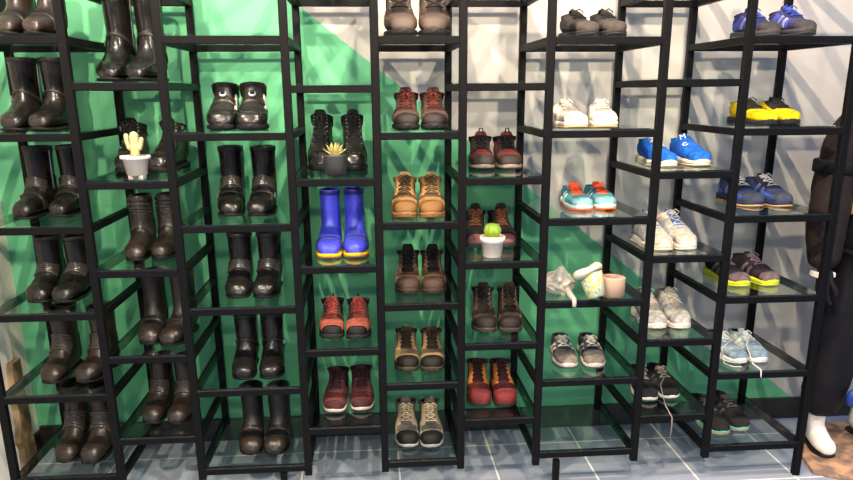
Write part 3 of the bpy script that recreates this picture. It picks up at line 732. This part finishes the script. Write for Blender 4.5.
# ------------------------------------------------------------------ mannequin in a riding suit at the right
def skin(name, pts, edges, m, parent, sub=2, disp=None, root=0):
    me = bpy.data.meshes.new(name); me.from_pydata([p[:3] for p in pts], edges, []); me.update()
    o = bpy.data.objects.new(name, me); COL.objects.link(o); o.parent = parent
    md = o.modifiers.new('Skin', 'SKIN'); md.use_smooth_shade = True
    if not me.skin_vertices: me.attributes  # layer is made with the modifier
    sv = me.skin_vertices[0].data
    for i, p in enumerate(pts):
        r = p[3]; sv[i].radius = r if isinstance(r, tuple) else (r, r); sv[i].use_root = (i == root)
    s = o.modifiers.new('Subdivision', 'SUBSURF'); s.levels = sub; s.render_levels = sub
    if disp:
        tx = bpy.data.textures.new(name+' folds', 'CLOUDS'); tx.noise_scale = disp[0]
        dm = o.modifiers.new('Folds', 'DISPLACE'); dm.texture = tx; dm.strength = disp[1]; dm.mid_level = .5; dm.texture_coords = 'LOCAL'
    me.materials.append(m); return o
MX, MY = 1.985, .20
man = empty('mannequin', (MX, MY, .012))
tag(man, 'white mannequin in a black and yellow motorcycle suit standing right of the rack', 'mannequin')
M_man = mat('white mannequin plastic', rgb(232, 222, 212), .35)
M_suit = mat('black suit nylon', rgb(19, 18, 24), .65, noise=(rgb(25, 23, 29), 30, .25), weave=.2, spec=.15)
M_mesh = mat('brown black mesh', rgb(44, 33, 32), .8, noise=(rgb(28, 23, 25), 60, .25), weave=.3, spec=.15)
M_yel = mat('yellow suit panel', rgb(226, 170, 50), .6)
Z0 = 0
body = [(0, 0, .88, .10), (0, 0, 1.05, .095), (0, .005, 1.22, .115), (0, .01, 1.34, .09), (0, .0, 1.42, .045), (0, -.01, 1.50, .05), (0, -.02, 1.60, .078), (0, -.01, 1.69, .05),
        (-.13, .01, 1.36, .05), (-.20, .01, 1.25, .045), (-.245, .0, 1.08, .038), (-.265, -.045, .86, .028), (-.268, -.06, .79, .028),
        (.13, .01, 1.36, .05), (.20, .01, 1.25, .045), (.245, .0, 1.08, .038), (.265, -.045, .86, .028), (.268, -.06, .79, .028),
        (-.095, 0, .80, .085), (-.125, -.01, .47, .055), (-.150, .02, .14, .034), (-.152, .01, .060, .036), (-.152, -.040, .034, .030), (-.152, -.075, .030, .024),
        (.095, 0, .80, .085), (.105, .0, .47, .055), (.110, .06, .14, .034), (.110, .05, .060, .036), (.112, .0, .034, .030), (.114, -.03, .030, .024)]
be = [(0,1),(1,2),(2,3),(3,4),(4,5),(5,6),(6,7),(3,8),(8,9),(9,10),(10,11),(11,12),(3,13),(13,14),(14,15),(15,16),(16,17),(0,18),(18,19),(19,20),(20,21),(21,22),(22,23),(0,24),(24,25),(25,26),(26,27),(27,28),(28,29)]
skin('body', body, be, M_man, man)
mb = MB()
for q in (-1, 1):
    mb.ball((q*.028, -.088, 1.605), .012, 8, 1, .5, .7)
mb.ball((0, -.100, 1.580), .013, 8, .8, 1, 1.5); mb.ball((0, -.088, 1.548), .016, 8, 1.2, .5, .45)
for q in (-1, 1): mb.ball((q*.078, -.01, 1.595), .018, 8, .4, .8, 1.3)
mb.build('face', M_man, man, True)
jk = [(0, 0, .78, (.19, .14)), (0, 0, .90, (.185, .135)), (0, 0, 1.05, (.175, .125)), (0, .005, 1.22, (.185, .13)), (0, .01, 1.35, (.15, .10)), (0, 0, 1.44, (.075, .07))]
skin('jacket', jk, [(0,1),(1,2),(2,3),(3,4),(4,5)], M_suit, man, 2, (.09, .012))
for q in (-1, 1):
    sl = [(q*.12, .01, 1.36, .085), (q*.195, .01, 1.27, .088), (q*.238, .0, 1.10, .080), (q*.262, -.035, .93, .074), (q*.268, -.052, .83, .066), (q*.268, -.058, .775, .052)]
    sv = skin('sleeve', sl, [(0,1),(1,2),(2,3),(3,4),(4,5)], M_mesh, man, 2, (.06, .012))
    bn = MB().lathe([(.082, 1.140), (.088, 1.145), (.088, 1.185), (.083, 1.190)], 24, q*.226, .002).build('sleeve_band', M_suit, sv, True)
    # gloved hand: palm, four curled fingers and a thumb, one mesh
    hx, hy = q*.268, -.062
    g = [(hx, hy, .80, .030), (hx, hy-.008, .755, (.024, .036)), (hx, hy-.016, .715, (.020, .040))]
    e = [(0, 1), (1, 2)]
    for k in range(4):
        yy = hy-.045+.021*k; ln = (.030, .036, .034, .026)[k]; a = len(g)
        g += [(hx, yy, .698, .0105), (hx-q*.006, yy-.004, .698-ln, .0095), (hx-q*.020, yy-.008, .698-ln*1.6, .0085)]
        e += [(2, a), (a, a+1), (a+1, a+2)]
    a = len(g); g += [(hx-q*.012, hy-.040, .738, .012), (hx-q*.022, hy-.058, .713, .011), (hx-q*.026, hy-.062, .685, .0095)]; e += [(1, a), (a, a+1), (a+1, a+2)]
    skin('glove', g, e, M_suit, man, 2)
    MB().box(hx-.034, hx+.034, hy-.030, hy+.028, .752, .772, .004).build('glove_cuff', M_man, man)
# trousers: one mesh down both legs
tr = [(0, 0, .90, (.165, .12)), (-.095, -.005, .80, (.105, .115)), (-.118, -.008, .58, (.098, .10)), (-.128, -.004, .46, (.098, .10)), (-.146, .012, .24, .090), (-.150, .016, .130, .080),
      (.095, -.005, .80, (.105, .115)), (.110, -.002, .58, (.098, .10)), (.108, .01, .46, (.098, .10)), (.110, .04, .24, .090), (.112, .05, .130, .080)]
trs = skin('trousers', tr, [(0,1),(1,2),(2,3),(3,4),(4,5),(0,6),(6,7),(7,8),(8,9),(9,10)], M_suit, man, 2, (.07, .016))
def arcpatch(cx, cy, rx, ry, z0, z1, a0, a1, name, m, parent):
    R = []
    for zz, o in ((z0, 0), (z0+.004, .006), (z1-.004, .006), (z1, 0)):
        R.append([(cx+(rx+o)*math.cos(a0+(a1-a0)*j/14), cy+(ry+o)*math.sin(a0+(a1-a0)*j/14), zz) for j in range(15)])
    Ri = [[(cx+(x-cx)*.9, cy+(y-cy)*.9, zz) for x, y, zz in r] for r in R]
    mb = MB(); loops = [R[i]+list(reversed(Ri[i])) for i in range(4)]; mb.rings(loops); return mb.build(name, m, parent, True)
jo = [c for c in man.children if c.name == 'jacket'][0]
arcpatch(0, .005, .182, .128, 1.235, 1.275, PI*1.05, PI*1.42, 'chest_panel', M_yel, jo)
arcpatch(0, .005, .182, .128, 1.235, 1.275, PI*1.58, PI*1.95, 'chest_panel', M_yel, jo)
arcpatch(0, .0, .178, .126, .985, 1.045, PI*1.02, PI*1.40, 'waist_panel', M_yel, jo)
arcpatch(0, .0, .178, .126, .985, 1.045, PI*1.60, PI*1.98, 'waist_panel', M_yel, jo)
arcpatch(0, .005, .165, .12, 1.305, 1.330, PI*1.15, PI*1.32, 'chest_label', M_man, jo)
MB().ball((-.075, -.085, .250), .036, 10, .9, .6, 1.1).build('knee_slider', mat('bright blue puck', rgb(12, 52, 130), .5), trs, True)
# white ankle boots
for q, (ax_, ay) in ((-1, (-.150, -.002)), (1, (.112, .040))):
    s2 = Shell('hike', .225, .080, .165, q)
    e = empty('boot', (ax_, ay, 0), q*.16); e.parent = man
    s2.upper().build('boot_upper', M_man, e, True); sole(.225, .080, 0, .012, q, .0005, .004).build('boot_sole', LBM, e, True)
# ground slab under the mannequin
mb = MB()
P = [(1.735, .13), (1.70, -.01), (1.80, -.075), (2.30, -.12), (2.42, .10), (2.36, .42), (1.90, .42), (1.80, .25)]
mb.rings([[(x-MX, y-MY, 0) for x, y in P], [(x-MX, y-MY, .010) for x, y in P], [((x-MX)*.99, (y-MY)*.985, .012) for x, y in P]])
o = mb.build('stone_slab', mat('brown mottled stone', rgb(120, 98, 84), .7, noise=(rgb(196, 146, 108), 16, .10), bump=.3, bscale=20), None, loc=(MX, MY, 0))
tag(o, 'flat brown mottled stone slab under the mannequin feet', 'slab')

# ------------------------------------------------------------------ lights of the shop, plus an added fill
def spot(name, loc, tgt, power, col, r, ang=100, blend=.6):
    l = bpy.data.lights.new(name, 'SPOT'); l.energy = power; l.color = col; l.shadow_soft_size = r; l.spot_size = math.radians(ang); l.spot_blend = blend
    o = bpy.data.objects.new(name, l); COL.objects.link(o); o.location = loc
    o.rotation_euler = (Vector(tgt)-Vector(loc)).to_track_quat('-Z', 'Y').to_euler(); return o
WARM = (1, .80, .58)
for x, px in ((-.95, 110), (.15, 120), (1.15, 80)):
    spot('ceiling_or_fill_spot', (x, -.45, 2.55), (x, .30, .9), px, WARM, .014, 120)
for x, px in ((-.75, 240), (.75, 220)):
    spot('ceiling_or_fill_spot', (x, -1.30, 2.55), (x, .40, .9), px, WARM, .016, 120)
spot('ceiling_or_fill_spot', (.0, -4.2, 2.6), (0, .4, 1.3), 260, WARM, .06, 70, 1)  # added warm fill from far in front, lights the shoe fronts, no known lamp
w = bpy.data.worlds.new('World'); SC.world = w; w.use_nodes = True
# soft light of the room: bright ceiling, darker towards the floor and the far side
nt = w.node_tree; bg = nt.nodes['Background']
tc = nt.nodes.new('ShaderNodeTexCoord'); sp = nt.nodes.new('ShaderNodeSeparateXYZ'); nt.links.new(tc.outputs['Generated'], sp.inputs[0])
rp = nt.nodes.new('ShaderNodeValToRGB'); nt.links.new(sp.outputs['Z'], rp.inputs['Fac'])
rp.color_ramp.elements[0].position = .05; rp.color_ramp.elements[0].color = (.20, .24, .30, 1)
rp.color_ramp.elements[1].position = .55; rp.color_ramp.elements[1].color = (.70, .82, 1.0, 1)
nt.links.new(rp.outputs['Color'], bg.inputs[0]); bg.inputs[1].default_value = 1.95

# ------------------------------------------------------------------ camera
cam = bpy.data.cameras.new('Camera'); cam.sensor_width = 36; cam.lens = 741.35/853*36
co = bpy.data.objects.new('Camera', cam); COL.objects.link(co)
X_, Y_, Z_ = (.99685098, -.07906727, -.00604008), (.02775721, .27657138, .96059243), (-.07428091, -.95773516, .27789514)
cam.shift_x = -.003294; cam.shift_y = .079112
co.matrix_world = Matrix(((X_[0], Y_[0], Z_[0], 0), (X_[1], Y_[1], Z_[1], -2.5), (X_[2], Y_[2], Z_[2], FL), (0, 0, 0, 1)))
SC.camera = co
SC.view_settings.view_transform = 'Standard'; SC.view_settings.look = 'None'; SC.view_settings.exposure = 0; SC.view_settings.gamma = 1
SC.view_settings.use_curve_mapping = False
